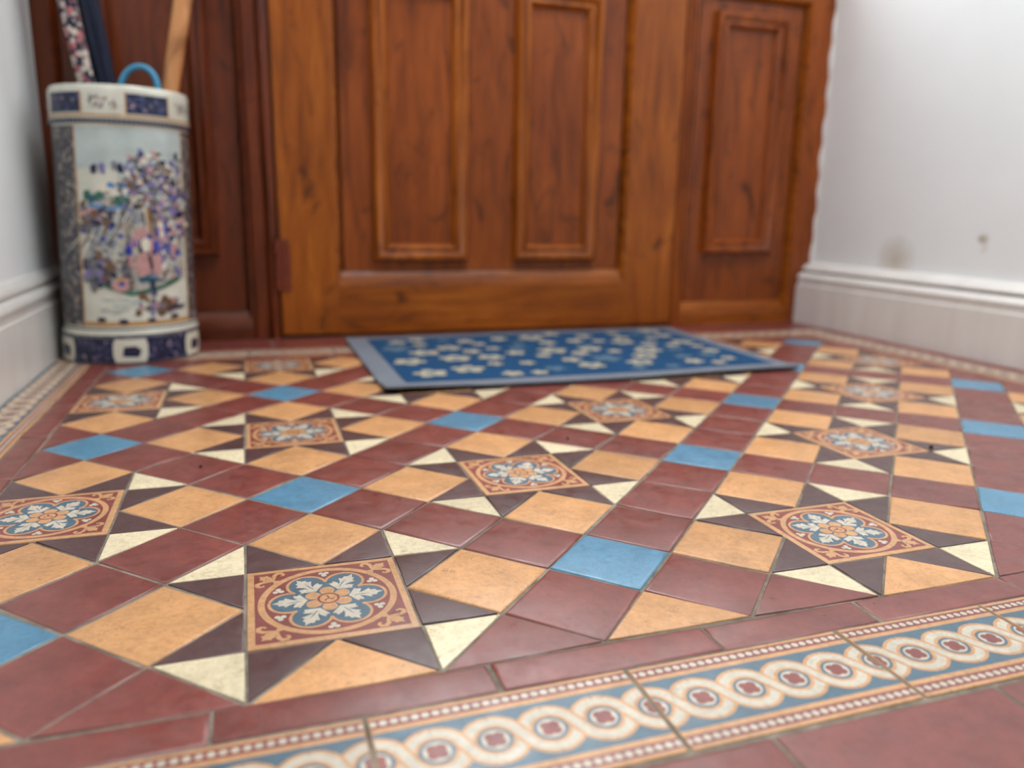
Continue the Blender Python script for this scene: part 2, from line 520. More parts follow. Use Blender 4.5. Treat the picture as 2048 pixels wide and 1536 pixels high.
def to_room(p):
    x, y = lat(round(p[0], 6)), lat(round(p[1], 6))
    return ((x - y) * K, (x + y) * K)

def clip(poly, ax, ay, c):
    """keep ax*x+ay*y <= c"""
    out = []
    n = len(poly)
    for i in range(n):
        p, q = poly[i], poly[(i + 1) % n]
        dp, dq = ax * p[0] + ay * p[1] - c, ax * q[0] + ay * q[1] - c
        if dp <= 1e-9: out.append(p)
        if (dp < -1e-9 and dq > 1e-9) or (dp > 1e-9 and dq < -1e-9):
            t = dp / (dp - dq)
            out.append((p[0] + t * (q[0] - p[0]), p[1] + t * (q[1] - p[1])))
    res = []
    for p in out:
        if not res or (abs(p[0] - res[-1][0]) + abs(p[1] - res[-1][1])) > 1e-6: res.append(p)
    if len(res) > 1 and abs(res[0][0] - res[-1][0]) + abs(res[0][1] - res[-1][1]) < 1e-6: res.pop()
    return res

def area(poly):
    return 0.5 * sum(poly[i][0] * poly[(i + 1) % len(poly)][1] - poly[(i + 1) % len(poly)][0] * poly[i][1] for i in range(len(poly)))

def inset(poly, d):
    """inward offset of a convex ccw polygon"""
    n = len(poly); L = []
    for i in range(n):
        p, q = Vector(poly[i]), Vector(poly[(i + 1) % n])
        e = (q - p).normalized()
        nrm = Vector((-e.y, e.x))
        L.append((p + nrm * d, e))
    out = []
    for i in range(n):
        p, e = L[i - 1]; q, f = L[i]
        den = e.x * f.y - e.y * f.x
        if abs(den) < 1e-9: out.append((q.x, q.y)); continue
        t = ((q.x - p.x) * f.y - (q.y - p.y) * f.x) / den
        r = p + e * t
        out.append((r.x, r.y))
    return out

def add_tile(bm, poly, mi=0, bev=0.0016, depth=0.008):
    if len(poly) == 3: bev = 0.0007
    rings = []
    for d, z in ((0, -depth), (0, -bev * 0.6), (bev * 0.25, -bev * 0.25), (bev * 0.6, -bev * 0.08), (bev * 1.3, 0.0)):
        rings.append([bm.verts.new((p[0], p[1], z)) for p in (inset(poly, d) if d else poly)])
    n = len(poly)
    for A, B in zip(rings, rings[1:]):
        for i in range(n):
            j = (i + 1) % n
            f = bm.faces.new((A[i], A[j], B[j], B[i])); f.material_index = mi; f.smooth = True
    f = bm.faces.new(rings[-1]); f.material_index = mi; f.smooth = True

tile_cache = {}
def put_tile(name, poly, mats, key=None, builder=None, gap=0.0010, tilt=0.5, dz=0.0003):
    """poly in room metres, ccw; grout gap taken off; alike tiles share one mesh"""
    if area(poly) < 0: poly = poly[::-1]
    if area(poly) < 3e-5: return None
    cx = sum(p[0] for p in poly) / len(poly); cy = sum(p[1] for p in poly) / len(poly)
    loc = inset([(p[0] - cx, p[1] - cy) for p in poly], gap)
    kk = (name,) + tuple(sorted((round(p[0] * 4e3), round(p[1] * 4e3)) for p in loc)) + ((key,) if key else ())
    me = tile_cache.get(kk)
    if me is None:
        bm = bmesh.new()
        add_tile(bm, loc, bev=0.0008 if builder else 0.0022)
        if builder: builder(bm, loc)
        me = bpy.data.meshes.new(name)
        bm.to_mesh(me); bm.free()
        for mt in mats: me.materials.append(mt)
        tile_cache[kk] = me
    o = link_me(name, me, floor, (cx + random.uniform(-.0004, .0004), cy + random.uniform(-.0004, .0004), random.uniform(-dz, dz)))
    o.rotation_euler = (radians(random.gauss(0, tilt * 0.5)), radians(random.gauss(0, tilt * 0.5)), radians(random.gauss(0, 0.25)))
    return o

# ---- inlay helpers: thin flush layers of coloured clay (dz per layer 0.02 mm)
LZ = 0.00002
def flat(bm, pts, layer, mi, sc=K):
    vs = [bm.verts.new((p[0] * sc, p[1] * sc, 0.00002 + LZ * layer)) for p in pts]
    try:
        f = bm.faces.new(vs)
    except ValueError:
        return
    f.normal_update()
    if f.normal.z < 0: f.normal_flip()
    f.material_index = mi

def circ(cx, cy, r, n=28, a0=0.0, a1=2 * pi):
    full = abs(a1 - a0 - 2 * pi) < 1e-6
    m_ = n if full else n + 1
    return [(cx + r * cos(a0 + (a1 - a0) * i / n), cy + r * sin(a0 + (a1 - a0) * i / n)) for i in range(m_)]

def union(circles, n=96):
    """outline of overlapping discs, star-shaped about the origin"""
    out = []
    for i in range(n):
        a = 2 * pi * i / n; ux, uy = cos(a), sin(a); best = 0.0
        for cx, cy, r in circles:
            b = ux * cx + uy * cy; disc = b * b - (cx * cx + cy * cy - r * r)
            if disc > 0: best = max(best, b + sqrt(disc))
        out.append((best * ux, best * uy))
    return out

def annulus(bm, cx, cy, r0, r1, layer, mi, n=64):
    A = [bm.verts.new(((cx + r0 * cos(2 * pi * i / n)) * K, (cy + r0 * sin(2 * pi * i / n)) * K, 0.00002 + LZ * layer)) for i in range(n)]
    B = [bm.verts.new(((cx + r1 * cos(2 * pi * i / n)) * K, (cy + r1 * sin(2 * pi * i / n)) * K, 0.00002 + LZ * layer)) for i in range(n)]
    for i in range(n):
        j = (i + 1) % n
        f = bm.faces.new((A[i], B[i], B[j], A[j])); f.material_index = mi

def stroke(bm, pts, widths, layer, mi):
    """tapering ribbon along a polyline"""
    L, Rr = [], []
    n = len(pts)
    for i, p in enumerate(pts):
        a = pts[max(0, i - 1)]; b = pts[min(n - 1, i + 1)]
        dx, dy = b[0] - a[0], b[1] - a[1]
        d = sqrt(dx * dx + dy * dy) or 1
        nx, ny = -dy / d, dx / d
        w = widths[i] if hasattr(widths, '__len__') else widths
        L.append((p[0] + nx * w, p[1] + ny * w)); Rr.append((p[0] - nx * w, p[1] - ny * w))
    for i in range(n - 1):
        flat(bm, [L[i], Rr[i], Rr[i + 1], L[i + 1]], layer, mi)

def rot(pts, a):
    return [(p[0] * cos(a) - p[1] * sin(a), p[0] * sin(a) + p[1] * cos(a)) for p in pts]

# material slots of the patterned tiles: 0 tan 1 maroon 2 blue 3 white
PATT = [E_TAN, E_MAROON, E_BLUE, E_WHITE]
LEAF = [(.245, 0), (.275, .055), (.30, .115), (.345, .205), (.372, .168), (.425, .178), (.418, .128), (.405, .085), (.375, .045), (.43, .062),
        (.475, .098), (.525, .142), (.54, .085), (.60, .088), (.612, .040), (.69, 0)]
def rosette(bm, _):
    h = 0.905
    flat(bm, [(-h, -h), (h, -h), (h, h), (-h, h)], 0, 1)
    annulus(bm, 0, 0, .785, .870, 1, 0)
    lob = [(.485 * cos(i * pi / 3), .485 * sin(i * pi / 3)) for i in range(6)]
    flat(bm, union([(0, 0, .50)] + [(c[0], c[1], .268) for c in lob], 180), 2, 0)
    flat(bm, union([(0, 0, .462)] + [(c[0], c[1], .230) for c in lob], 180), 3, 2)
    flat(bm, union([(0, 0, .15)] + [(.215 * cos(i * pi / 3 + pi / 6), .215 * sin(i * pi / 3 + pi / 6), .098) for i in range(6)], 144), 5, 0)
    for i in range(6):
        a = i * pi / 3
        half = [(p[0] + .012, p[1] * .86) for p in LEAF]; other = [(p[0], -p[1]) for p in half[1:-1]][::-1]
        flat(bm, rot(half + other, a + 0.03 * (-1) ** i), 4, 3)
        stroke(bm, rot([(.33, .0), (.44, .004), (.53, .0)], a), [.005, .008, .002], 5, 2)
        b = a + pi / 6
        t = (.70 * cos(b), .70 * sin(b))
        tr = union([(0, 0, .02)] + [(.042 * cos(b + pi + j * 2 * pi / 3), .042 * sin(b + pi + j * 2 * pi / 3), .036) for j in range(3)], 36)
        flat(bm, [(t[0] + q[0], t[1] + q[1]) for q in tr], 4, 3)
    annulus(bm, 0, 0, .112, .142, 6, 1, 32)
    for a in (radians(90), radians(215), radians(325)):
        stroke(bm, [(0, 0), (.04 * cos(a), .04 * sin(a)), (.075 * cos(a + .25), .075 * sin(a + .25))], [.010, .010, .018], 6, 1)
    for i in range(4):
        a = pi / 4 + i * pi / 2
        # stem and spear along the diagonal, two scrolling side petals
        stroke(bm, rot([(.86, 0), (.93, 0), (.99, 0)], a), [.060, .018, .020], 3, 0)
        flat(bm, rot([(.97, -.02), (1.04, -.075), (1.085, -.06), (1.105, -.085), (1.135, -.03), (1.19, 0), (1.135, .03), (1.105, .085), (1.085, .06), (1.04, .075), (.97, .02)], a), 4, 0)
        for s in (-1, 1):
            P = [(.93, .0), (.975, .055 * s), (1.03, .12 * s), (1.04, .185 * s), (1.0, .225 * s), (.955, .215 * s), (.935, .18 * s), (.955, .16 * s)]
            stroke(bm, rot(P, a), [.012, .022, .030, .034, .030, .024, .020, .012], 5 if s > 0 else 6, 0)

PITCH = 2 * sqrt(2) / 5
def guilloche(bm, loc, n_eyes=5, length=None):
    """running interlace band in tile-local x (along) / y (across), k units"""
    L = n_eyes * PITCH
    x0, x1 = -L / 2, L / 2
    for s in (-1, 1):
        flat(bm, [(x0, .492 * s), (x1, .492 * s), (x1, .636 * s), (x0, .636 * s)], 0, 1)
        nd = round(L / .1065)
        for i in range(nd):
            flat(bm, circ(x0 + (i + .5) * L / nd, .566 * s, .041, 12), 1, 3)
    flat(bm, [(x0, -.42), (x1, -.42), (x1, .42), (x0, .42)], 0, 2)
    Rr = .262; th = acos(Rr / (PITCH / 2))
    def half_wave(i, s, falling):
        """from the crest over eye i (s=+1) or trough (s=-1) to the opposite side of eye i+1"""
        c0 = x0 + i * PITCH; c1 = c0 + PITCH
        pts = []
        for j in range(11):
            a = pi / 2 + (th - pi / 2) * j / 10
            pts.append((c0 + Rr * cos(a), s * Rr * sin(a)))
        for j in range(11):
            a = th + (pi / 2 - th) * j / 10
            pts.append((c1 - Rr * cos(a), -s * Rr * sin(a)))
        return pts
    W, WW = .090, .049
    for i in range(-1, n_eyes + 1):
        up = half_wave(i, -1, False)
        stroke(bm, up, W, 1, 0); stroke(bm, up, WW, 2, 3)
    for i in range(-1, n_eyes + 1):
        dn = half_wave(i, 1, True)
        stroke(bm, dn, W, 3, 0); stroke(bm, dn, WW, 4, 3)
    for i in range(n_eyes + 1):
        c = x0 + i * PITCH
        flat(bm, circ(c, 0, .137, 24), 5, 3)
        qf = union([(0, 0, .06)] + [(.060 * cos(pi / 4 + j * pi / 2), .060 * sin(pi / 4 + j * pi / 2), .057) for j in range(4)], 56)
        flat(bm, [(c + p[0], p[1]) for p in qf], 6, 1)

def patterned_band(bm, loc):
    """turn the band to the tile's long side and trim it to the tile's outline"""
    xs = [p[0] for p in loc]; ys = [p[1] for p in loc]
    w, h = max(xs) - min(xs), max(ys) - min(ys)
    along_x = w > h
    ln = max(w, h)
    n = max(1, round((ln + 0.0022) / (PITCH * K)))
    tmp = bmesh.new()
    guilloche(tmp, None, n)
    e = ln / 2 - 0.0005; q = min(w, h) / 2 - 0.0008
    for co, no in (((e, 0, 0), (1, 0, 0)), ((-e, 0, 0), (-1, 0, 0)), ((0, q, 0), (0, 1, 0)), ((0, -q, 0), (0, -1, 0))):
        bmesh.ops.bisect_plane(tmp, geom=tmp.verts[:] + tmp.edges[:] + tmp.faces[:], plane_co=co, plane_no=no, clear_outer=True)
    if not along_x:
        bmesh.ops.rotate(tmp, verts=tmp.verts, cent=(0, 0, 0), matrix=Matrix.Rotation(pi / 2, 3, 'Z'))
    me = bpy.data.meshes.new('band_tmp'); tmp.to_mesh(me); tmp.free()
    bm.from_mesh(me); bpy.data.meshes.remove(me)

S0, S1, V0, V1 = -5.0, 14.0, -21.0, 5.0     # pattern field: x+y and y-x limits
def cell_tile(name, poly, mat, **kw):
    poly = clip(poly, -1, -1, -S0); poly = clip(poly, 1, 1, S1) if poly else poly
    poly = clip(poly, 1, -1, -V0) if poly else poly; poly = clip(poly, -1, 1, V1) if poly else poly
    if len(poly) < 3 or area(poly) < 0.02: return
    return put_tile(name, [to_room(p) for p in poly], mat, **kw)

for i in range(-6, 20):
    for j in range(-15, 12):
        x0, x1, y0, y1 = i, i + 1, j, j + 1
        sq = [(x0, y0), (x1, y0), (x1, y1), (x0, y1)]
        a, b = i % 4, j % 4
        if a == 0 and b == 0:
            cell_tile('blue_tile', sq, [M_BLUE])
        elif a == 0 or b == 0:
            cell_tile('red_tile', sq, [M_RED])
        elif a in (1, 3) and b in (1, 3):
            cell_tile('buff_tile', sq, [M_BUFF])
        elif a == 2 and b == 2:
            xm, ym = (x0 + x1) / 2, (y0 + y1) / 2
            d = 1.0
            q = [(xm - d, ym), (xm, ym - d), (xm + d, ym), (xm, ym + d)]
            qq = clip(clip(clip(clip(q, -1, -1, -S0), 1, 1, S1), 1, -1, -V0), -1, 1, V1)
            if len(qq) >= 3 and area(qq) > 1.9 * d * d:
                o = put_tile('encaustic_tile', [to_room(p) for p in q], PATT, builder=rosette)
                if o: o.rotation_euler.z += (0 if (i, j) == (-2, -2) else 1 if (i, j) == (2, -6) else random.choice((0, 1, 2, 3))) * pi / 2
        else:
            # edge cell of a star: outer cream triangle and two brown ones around the diamond's corner
            xm, ym = (x0 + x1) / 2, (y0 + y1) / 2
            P = (xm, ym)
            c = [(x0, y0), (x1, y0), (x1, y1), (x0, y1)]
            tris = [[c[0], c[1], P], [c[1], c[2], P], [c[2], c[3], P], [c[3], c[0], P]]   # -y, +x, +y, -x
            inner = {(2, 1): 2, (2, 3): 0, (1, 2): 1, (3, 2): 3}[(a, b)]
            outer = (inner + 2) % 4
            for t in range(4):
                if t == inner: continue
                cell_tile('cream_tile' if t == outer else 'brown_tile', tris[t], [M_CREAM] if t == outer else [M_BROWN])

def rect(x0, x1, y0, y1):
    return [(x0, y0), (x1, y0), (x1, y1), (x0, y1)]
E0, E1, E2 = 0.56, 2.00, 0.0
XA, XB, YA, YE = -V1 * K, -V0 * K, S0 * K, S1 * K
ew = 0.56 * K; bw = 1.43 * K
# edging strips round the field
fs = [-0.222, -0.0715, 0.0825, 0.228, 0.3495, 0.483, 0.635, 0.787, 0.939, 1.091, 1.1586]
fs = [XA - ew] + fs
for a, b in zip(fs, fs[1:]):
    put_tile('edging_tile', rect(a, b, YA - ew, YA), [M_RED], tilt=0.4)
def runs(a, b, step, off=0.0):
    r = [a]; x = a + off if off else a + step
    while x < b - 0.02:
        r.append(x); x += step
    r.append(b)
    return r
for a, b in zip(runs(XA - ew, XB + ew, 0.152, 0.09), runs(XA - ew, XB + ew, 0.152, 0.09)[1:]):
    put_tile('edging_tile', rect(a, b, YE, YE + ew), [M_RED], tilt=0.4)
r = runs(YA, YE, 0.152, 0.137)
for a, b in zip(r, r[1:]):
    put_tile('edging_tile', rect(XA - ew, XA, a, b), [M_RED], tilt=0.4)
    put_tile('edging_tile', rect(XB, XB + ew, a, b), [M_RED], tilt=0.4)
# patterned border
fb = [-0.299, -0.1465, 0.0055, 0.1585, 0.309, 0.4305, 0.5825, 0.7345, 0.8865, 1.0385, 1.1586]
for a, b in zip(fb, fb[1:]):
    put_tile('border_tile', rect(a, b, YA - ew - bw, YA - ew), PATT, builder=patterned_band, tilt=0.35, gap=0.0015)
r = runs(XA - ew, XB + ew, 0.152, 0.10)
for a, b in zip(r, r[1:]):
    put_tile('border_tile', rect(a, b, YE + ew, YE + ew + bw), PATT, builder=patterned_band, tilt=0.35, gap=0.0015)
r = runs(YA - ew - bw, YE + ew + bw, 0.152, 0.12)
for a, b in zip(r, r[1:]):
    put_tile('border_tile', rect(XA - ew - bw, XA - ew, a, b), PATT, builder=patterned_band, tilt=0.3)
    put_tile('border_tile', rect(XB + ew, XB + ew + bw, a, b), PATT, builder=patterned_band, tilt=0.3)
    put_tile('edging_tile', rect(XB + ew + bw, XRB + 0.010, a, b), [M_RED], tilt=0.3)
# threshold row at the door
r = runs(XA - ew - bw, XRB + 0.010, 0.152, 0.07)
for a, b in zip(r, r[1:]):
    put_tile('threshold_tile', rect(a, b, YE + ew + bw, YD - 0.002), [M_RED], tilt=0.2)
# big plain quarry tiles in the foreground
yq = YA - ew - bw
for row in range(5):
    xs = [0.2035 - 0.1525 * n for n in range(3, 0, -1)] + [0.2035 + 0.1525 * n for n in range(0, 8)]
    xs = [XLB] + [x for x in xs if XLB + 0.02 < x < XRB - 0.02] + [XRB]
    for a, b in zip(xs, xs[1:]):
        put_tile('quarry_tile', rect(a, b, yq - 0.1535 * (row + 1), yq - 0.1535 * row), [M_QUARRY], tilt=0.3, gap=0.0014)

# ------------------------------------------------------------------ door mat
MX0, MX1, MY0, MY1 = 0.139, 0.862, 0.430, 0.922
def mat_z(u, v):
    """top height: thin, a little wavy, front edge and left front corner curling up"""
    front = max(0.0, 1 - v / 0.16)
    w = 0.0035 * front * front * (0.35 + 0.65 * (0.5 + 0.5 * sin(u * 7.0 + 2.1)))
    corner = max(0.0, 1 - (u / 0.22)) * front * 0.004
    return 0.0062 + w + corner + 0.0006 * sin(u * 9) * sin(v * 5)
def mat_xy(u, v):
    x = MX0 + (MX1 - MX0) * u + 0.014 * u * v - 0.0 * v
    y = MY0 + (MY1 - MY0) * v + 0.008 * u * (1 - v) + 0.003 * sin(u * 8) * (1 - v)
    return x, y
def fabric(name, c, sc=900, b=0.5):
    mt, nt, bs = new_mat(name)
    v = coords(nt, rnd=False)
    n = noise(nt, v, sc, 2, 0.6)
    col = ramp(nt, n, [(0.3, scl(c, 0.72)), (0.7, scl(c, 1.2))])
    col = mixc(nt, 0.5, col, ramp(nt, noise(nt, v, 25, 3), [(0.3, 0.75), (0.7, 1.1)]), 'MULTIPLY')
    nt.links.new(col, bs.inputs['Base Color'])
    bs.inputs['Roughness'].default_value = 0.9
    bs.inputs['Specular IOR Level'].default_value = 0.15
    bs.inputs['Sheen Weight'].default_value = 0.05
    bump(nt, bs, n, b, 0.002)
    return mt
M_MATBLUE = fabric('mat_blue_pile', lin(12, 72, 116))
M_MATEDGE = fabric('mat_grey_blue_edge', lin(128, 134, 146))
M_MATCREAM = fabric('mat_cream_pile', lin(184, 176, 154))
M_MATPALE = fabric('mat_pale_blue_pile', lin(92, 118, 138))
M_MATBACK = simple('mat_rubber', lin(24, 24, 26), 0.8)

mat_root = empty('door_mat', (0, 0, 0))
tag(mat_root, 'thin blue door mat with cream flowers and grey edge before the door', 'door mat')
def mat_surf(name, u0, u1, v0, v1, material, zoff, thick, nu=40, nv=28):
    bm = bmesh.new()
    T = {}
    B = {}
    for i in range(nu + 1):
        for j in range(nv + 1):
            u, v = u0 + (u1 - u0) * i / nu, v0 + (v1 - v0) * j / nv
            x, y = mat_xy(u, v); z = mat_z(u, v) + zoff
            T[i, j] = bm.verts.new((x, y, z)); B[i, j] = bm.verts.new((x, y, z - thick))
    for i in range(nu):
        for j in range(nv):
            bm.faces.new((T[i, j], T[i + 1, j], T[i + 1, j + 1], T[i, j + 1]))
            bm.faces.new((B[i, j], B[i, j + 1], B[i + 1, j + 1], B[i + 1, j]))
    for i in range(nu):
        bm.faces.new((B[i, 0], B[i + 1, 0], T[i + 1, 0], T[i, 0])); bm.faces.new((T[i, nv], T[i + 1, nv], B[i + 1, nv], B[i, nv]))
    for j in range(nv):
        bm.faces.new((T[0, j], T[0, j + 1], B[0, j + 1], B[0, j])); bm.faces.new((B[nu, j], B[nu, j + 1], T[nu, j + 1], T[nu, j]))
    return link_mesh(name, bm, material, mat_root)
mat_surf('backing', 0.002, 0.998, 0.003, 0.997, M_MATBACK, -0.0034, 0.0022)
mat_surf('border', 0, 1, 0, 1, M_MATEDGE, -0.0002, 0.0032)
field = mat_surf('pile_field', 0.052, 0.962, 0.072, 0.942, M_MATBLUE, 0.0006, 0.0010)
def mat_blob(bm, u, v, r, petals, phase, depth, lift, mi):
    """flower silhouette lying on the mat, r in metres"""
    pts = []
    n = petals * 8
    for i in range(n):
        a = 2 * pi * i / n
        rr = r * (1 - depth + depth * abs(cos(petals * (a - phase) / 2)) ** 0.7)
        pts.append((u + rr * cos(a) / (MX1 - MX0), v + rr * sin(a) / (MY1 - MY0)))
    c = mat_xy(u, v); cv = bm.verts.new((c[0], c[1], mat_z(u, v) + lift))
    vs = []
    for p in pts:
        q = mat_xy(*p); vs.append(bm.verts.new((q[0], q[1], mat_z(*p) + lift)))
    for i in range(n):
        f = bm.faces.new((cv, vs[i], vs[(i + 1) % n])); f.material_index = mi
rng = random.Random(21)
bm = bmesh.new()
placed = []
tries = 0
while len(placed) < 62 and tries < 6000:
    tries += 1
    u, v = rng.uniform(0.10, 0.93), rng.uniform(0.13, 0.90)
    r = rng.choice((0.016, 0.020, 0.026, 0.030))
    if all(((u - p[0]) * 0.72) ** 2 + ((v - p[1]) * 0.49) ** 2 > (r + p[2] + 0.006) ** 2 for p in placed):
        placed.append((u, v, r))
        mi = 0 if rng.random() < 0.74 else 1
        mat_blob(bm, u, v, r, 5, rng.uniform(0, 6), 0.52, 0.0011, mi)
        if r > 0.02 and mi == 0:
            mat_blob(bm, u, v, r * 0.28, 5, 0, 0.2, 0.0014, 1)
link_mesh('flower_pattern', bm, [M_MATCREAM, M_MATPALE], field)

# ------------------------------------------------------------------ umbrella stand
SX, SY, SH = -0.2445, 0.868, 0.447
LEAN = 0.0135
def srad(z):
    t = z / SH
    return 0.1075 - 0.0035 * t
stand = empty('umbrella_stand', (SX, SY, 0))
tag(stand, 'tall cylindrical blue and white porcelain umbrella stand with painted figures and landscape', 'umbrella stand')
VIEW = atan2(-0.6715 - SY, -0.041 - SX)      # painted front faces into the hall
def spt(th, z, off=0.0):
    a = VIEW + th                             # +th runs to the viewer's right
    r = srad(z) + off
    return (r * cos(a) + LEAN * z / SH, r * sin(a), z)
def lathe(name, prof, mat, parent, n=72):
    bm = bmesh.new()
    rings = []
    for r, z in prof:
        rings.append([bm.verts.new((r * cos(2 * pi * i / n) + LEAN * z / SH, r * sin(2 * pi * i / n), z)) for i in range(n)])
    for A, B in zip(rings, rings[1:]):
        for i in range(n):
            j = (i + 1) % n
            bm.faces.new((A[i], A[j], B[j], B[i]))
    bmesh.ops.recalc_face_normals(bm, faces=bm.faces)
    return link_mesh(name, bm, mat, parent, smooth=40)
def porcelain(name, c, rough=0.12, var=0.05, ns=14):
    mt = simple(name, c, rough, 0.5, var, ns, coat=0.3)
    return mt
M_PORC = porcelain('porcelain_cream', lin(214, 213, 198), 0.16, 0.10, 26)
P_NAVY = porcelain('paint_navy', lin(24, 34, 70), 0.16, 0.3, 60)
P_BLUE = porcelain('paint_cobalt', lin(44, 62, 160), 0.16, 0.3, 60)
P_SKY = porcelain('paint_pale_blue', lin(186, 198, 195), 0.16, 0.12, 30)
P_AZURE = porcelain('paint_azure', lin(70, 130, 190), 0.16, 0.2, 60)
P_GREY = porcelain('paint_grey', lin(104, 104, 112), 0.16, 0.6, 110)
P_BROWN = porcelain('paint_brown', lin(112, 84, 62), 0.16, 0.3, 80)
P_PINK = porcelain('paint_pink', lin(200, 152, 150), 0.16, 0.15, 60)
P_GREEN = porcelain('paint_green', lin(36, 104, 84), 0.16, 0.2, 60)
P_TEAL = porcelain('paint_teal', lin(18, 86, 112), 0.16, 0.2, 60)
P_LILAC = porcelain('paint_lilac', lin(124, 116, 168), 0.16, 0.2, 60)
P_GOLD = porcelain('paint_gold', lin(196, 152, 100), 0.2, 0.1, 60)
P_WHITE = porcelain('paint_white', lin(228, 224, 206), 0.14, 0.05, 30)
def speckle_mat():
    mt, nt, bs = new_mat('paint_speckled_border')
    v = coords(nt, rnd=False)
    c = ramp(nt, noise(nt, v, 110, 4, 0.75, 0.8), [(0.36, lin(20, 22, 38)), (0.44, lin(96, 94, 100)), (0.52, lin(26, 28, 46)), (0.60, lin(186, 178, 166)), (0.70, lin(190, 130, 120))])
    nt.links.new(c, bs.inputs['Base Color'])
    bs.inputs['Roughness'].default_value = 0.18
    return mt
P_SPECK = speckle_mat()
def wash_mat():
    mt, nt, bs = new_mat('paint_landscape_wash')
    v = coords(nt, (1, 1, 1.5), rnd=False)
    c = ramp(nt, noise(nt, v, 34, 5, 0.68, 1.2), [(0.36, lin(58, 60, 84)), (0.44, lin(140, 150, 162)), (0.50, lin(204, 204, 190)), (0.57, lin(186, 178, 160)), (0.66, lin(112, 94, 84))])
    c = mixc(nt, ramp(nt, noise(nt, v, 120, 3, 0.6), [(0.52, 0.0), (0.66, 0.75)]), c, lin(84, 84, 104))
    nt.links.new(c, bs.inputs['Base Color'])
    bs.inputs['Roughness'].default_value = 0.16
    return mt
P_WASH = wash_mat()
def dots_mat():
    mt, nt, bs = new_mat('paint_flecked_navy')
    v = coords(nt, rnd=False)
    c = ramp(nt, noise(nt, v, 120, 3, 0.7), [(0.50, lin(22, 30, 62)), (0.60, lin(60, 76, 124)), (0.68, lin(190, 150, 140)), (0.78, lin(214, 190, 140))])
    nt.links.new(c, bs.inputs['Base Color'])
    bs.inputs['Roughness'].default_value = 0.16
    return mt
P_FLECK = dots_mat()

body = lathe('body', [(0.1055, 0.0), (0.1085, 0.002), (0.1105, 0.008), (0.1105, 0.050), (0.1085, 0.054), (srad(0.058), 0.058), (srad(0.2), 0.2), (srad(0.38), 0.38), (srad(0.388), 0.388)], M_PORC, stand)
rim = lathe('rim', [(srad(0.388), 0.388), (0.1065, 0.390), (0.1075, 0.396), (0.1075, 0.436), (0.1068, 0.442), (0.1045, 0.4465), (0.1015, 0.447), (0.0985, 0.444), (0.0975, 0.436), (0.0975, 0.02), (0.0, 0.018)], M_PORC, stand)

DEC_M = [P_NAVY, P_BLUE, P_SKY, P_AZURE, P_GREY, P_BROWN, P_PINK, P_GREEN, P_TEAL, P_LILAC, P_GOLD, P_WHITE, P_SPECK, P_FLECK, P_WASH]
NAVY, BLUE, SKY, AZURE, GREY, BROWN, PINK, GREEN, TEAL, LILAC, GOLD, WHITE, SPECK, FLECK, WASH = range(15)
def decal(bm, pts, off, mi):
    """painted patch: 2D outline in (theta, z) cut into upright slices and wrapped on the wall of the stand"""
    t = bmesh.new()
    vs = [t.verts.new((p[0], p[1], 0)) for p in pts]
    try:
        t.faces.new(vs)
    except ValueError:
        t.free(); return
    lo, hi = min(p[0] for p in pts), max(p[0] for p in pts)
    step = 0.09
    x = (int(lo / step) + 1) * step - (step if lo < 0 else 0)
    while x < hi:
        if x > lo:
            bmesh.ops.bisect_plane(t, geom=t.verts[:] + t.edges[:] + t.faces[:], plane_co=(x, 0, 0), plane_no=(1, 0, 0))
        x += step
    bmesh.ops.triangulate(t, faces=[f for f in t.faces if len(f.verts) > 4])
    mp = {}
    for v in t.verts:
        mp[v] = bm.verts.new(spt(v.co.x, v.co.y, off))
    for f in t.faces:
        g = bm.faces.new([mp[v] for v in f.verts]); g.material_index = mi; g.smooth = True
    t.free()
def drect(bm, a0, a1, z0, z1, off, mi):
    decal(bm, [(a0, z0), (a1, z0), (a1, z1), (a0, z1)], off, mi)
def PQ(p, q):
    """p -1..1 across the visible face, q 0..1 up the painted wall (z 0.062..0.382)"""
    return (asin(max(-0.995, min(0.995, p))), 0.062 + q * 0.320)
def blob(bm, p, q, rp, rq, off, mi, n=9, rough=0.3, rg=None):
    rg = rg or rng
    a, z = PQ(p, q)
    cc = max(0.25, cos(a)); rp *= 1.3; rq *= 1.25
    pts = []
    for i in range(n):
        t = 2 * pi * i / n; r = 1 + rg.uniform(-rough, rough)
        pts.append((a + rp * r * cos(t) / cc, z + rq * 0.32 * r * sin(t)))
    decal(bm, pts, off, mi)
def poly(bm, pts, off, mi):
    decal(bm, [PQ(*p) for p in pts], off, mi)

rng = random.Random(5)
O1 = 0.0004
deg = radians
scene_l, scene_r = deg(-41), deg(57)
# bands
bm = bmesh.new()
base_off = 0.0042
def base_band(th0, th1, z0, z1, off, mi):
    drect(bm, th0, th1, z0, z1, off, mi)
for i in range(40):
    base_band(2 * pi * i / 40 - pi, 2 * pi * (i + 1) / 40 - pi, 0.003, 0.0445, base_off, FLECK)
    base_band(2 * pi * i / 40 - pi, 2 * pi * (i + 1) / 40 - pi, 0.0445, 0.050, base_off, GREY)
for cth in (deg(-2), deg(62), deg(126), deg(190), deg(-66), deg(-130)):
    c0, c1 = cth - 0.22, cth + 0.20
    decal(bm, [(c0, 0.004), (c1, 0.004), (c1 + .03, 0.016), (c1 + .03, 0.032), (c1, 0.043), (c0, 0.043), (c0 - .03, 0.032), (c0 - .03, 0.016)], base_off + 0.0005, WHITE)
    decal(bm, [(c0 + .1, 0.014), (c1 - .1, 0.012), (c1 - .06, 0.024), (c1 - .14, 0.031), (c0 + .12, 0.030)], base_off + 0.0009, NAVY)
link_mesh('base_band', bm, DEC_M, body)
bm = bmesh.new()
top_off = 0.0042
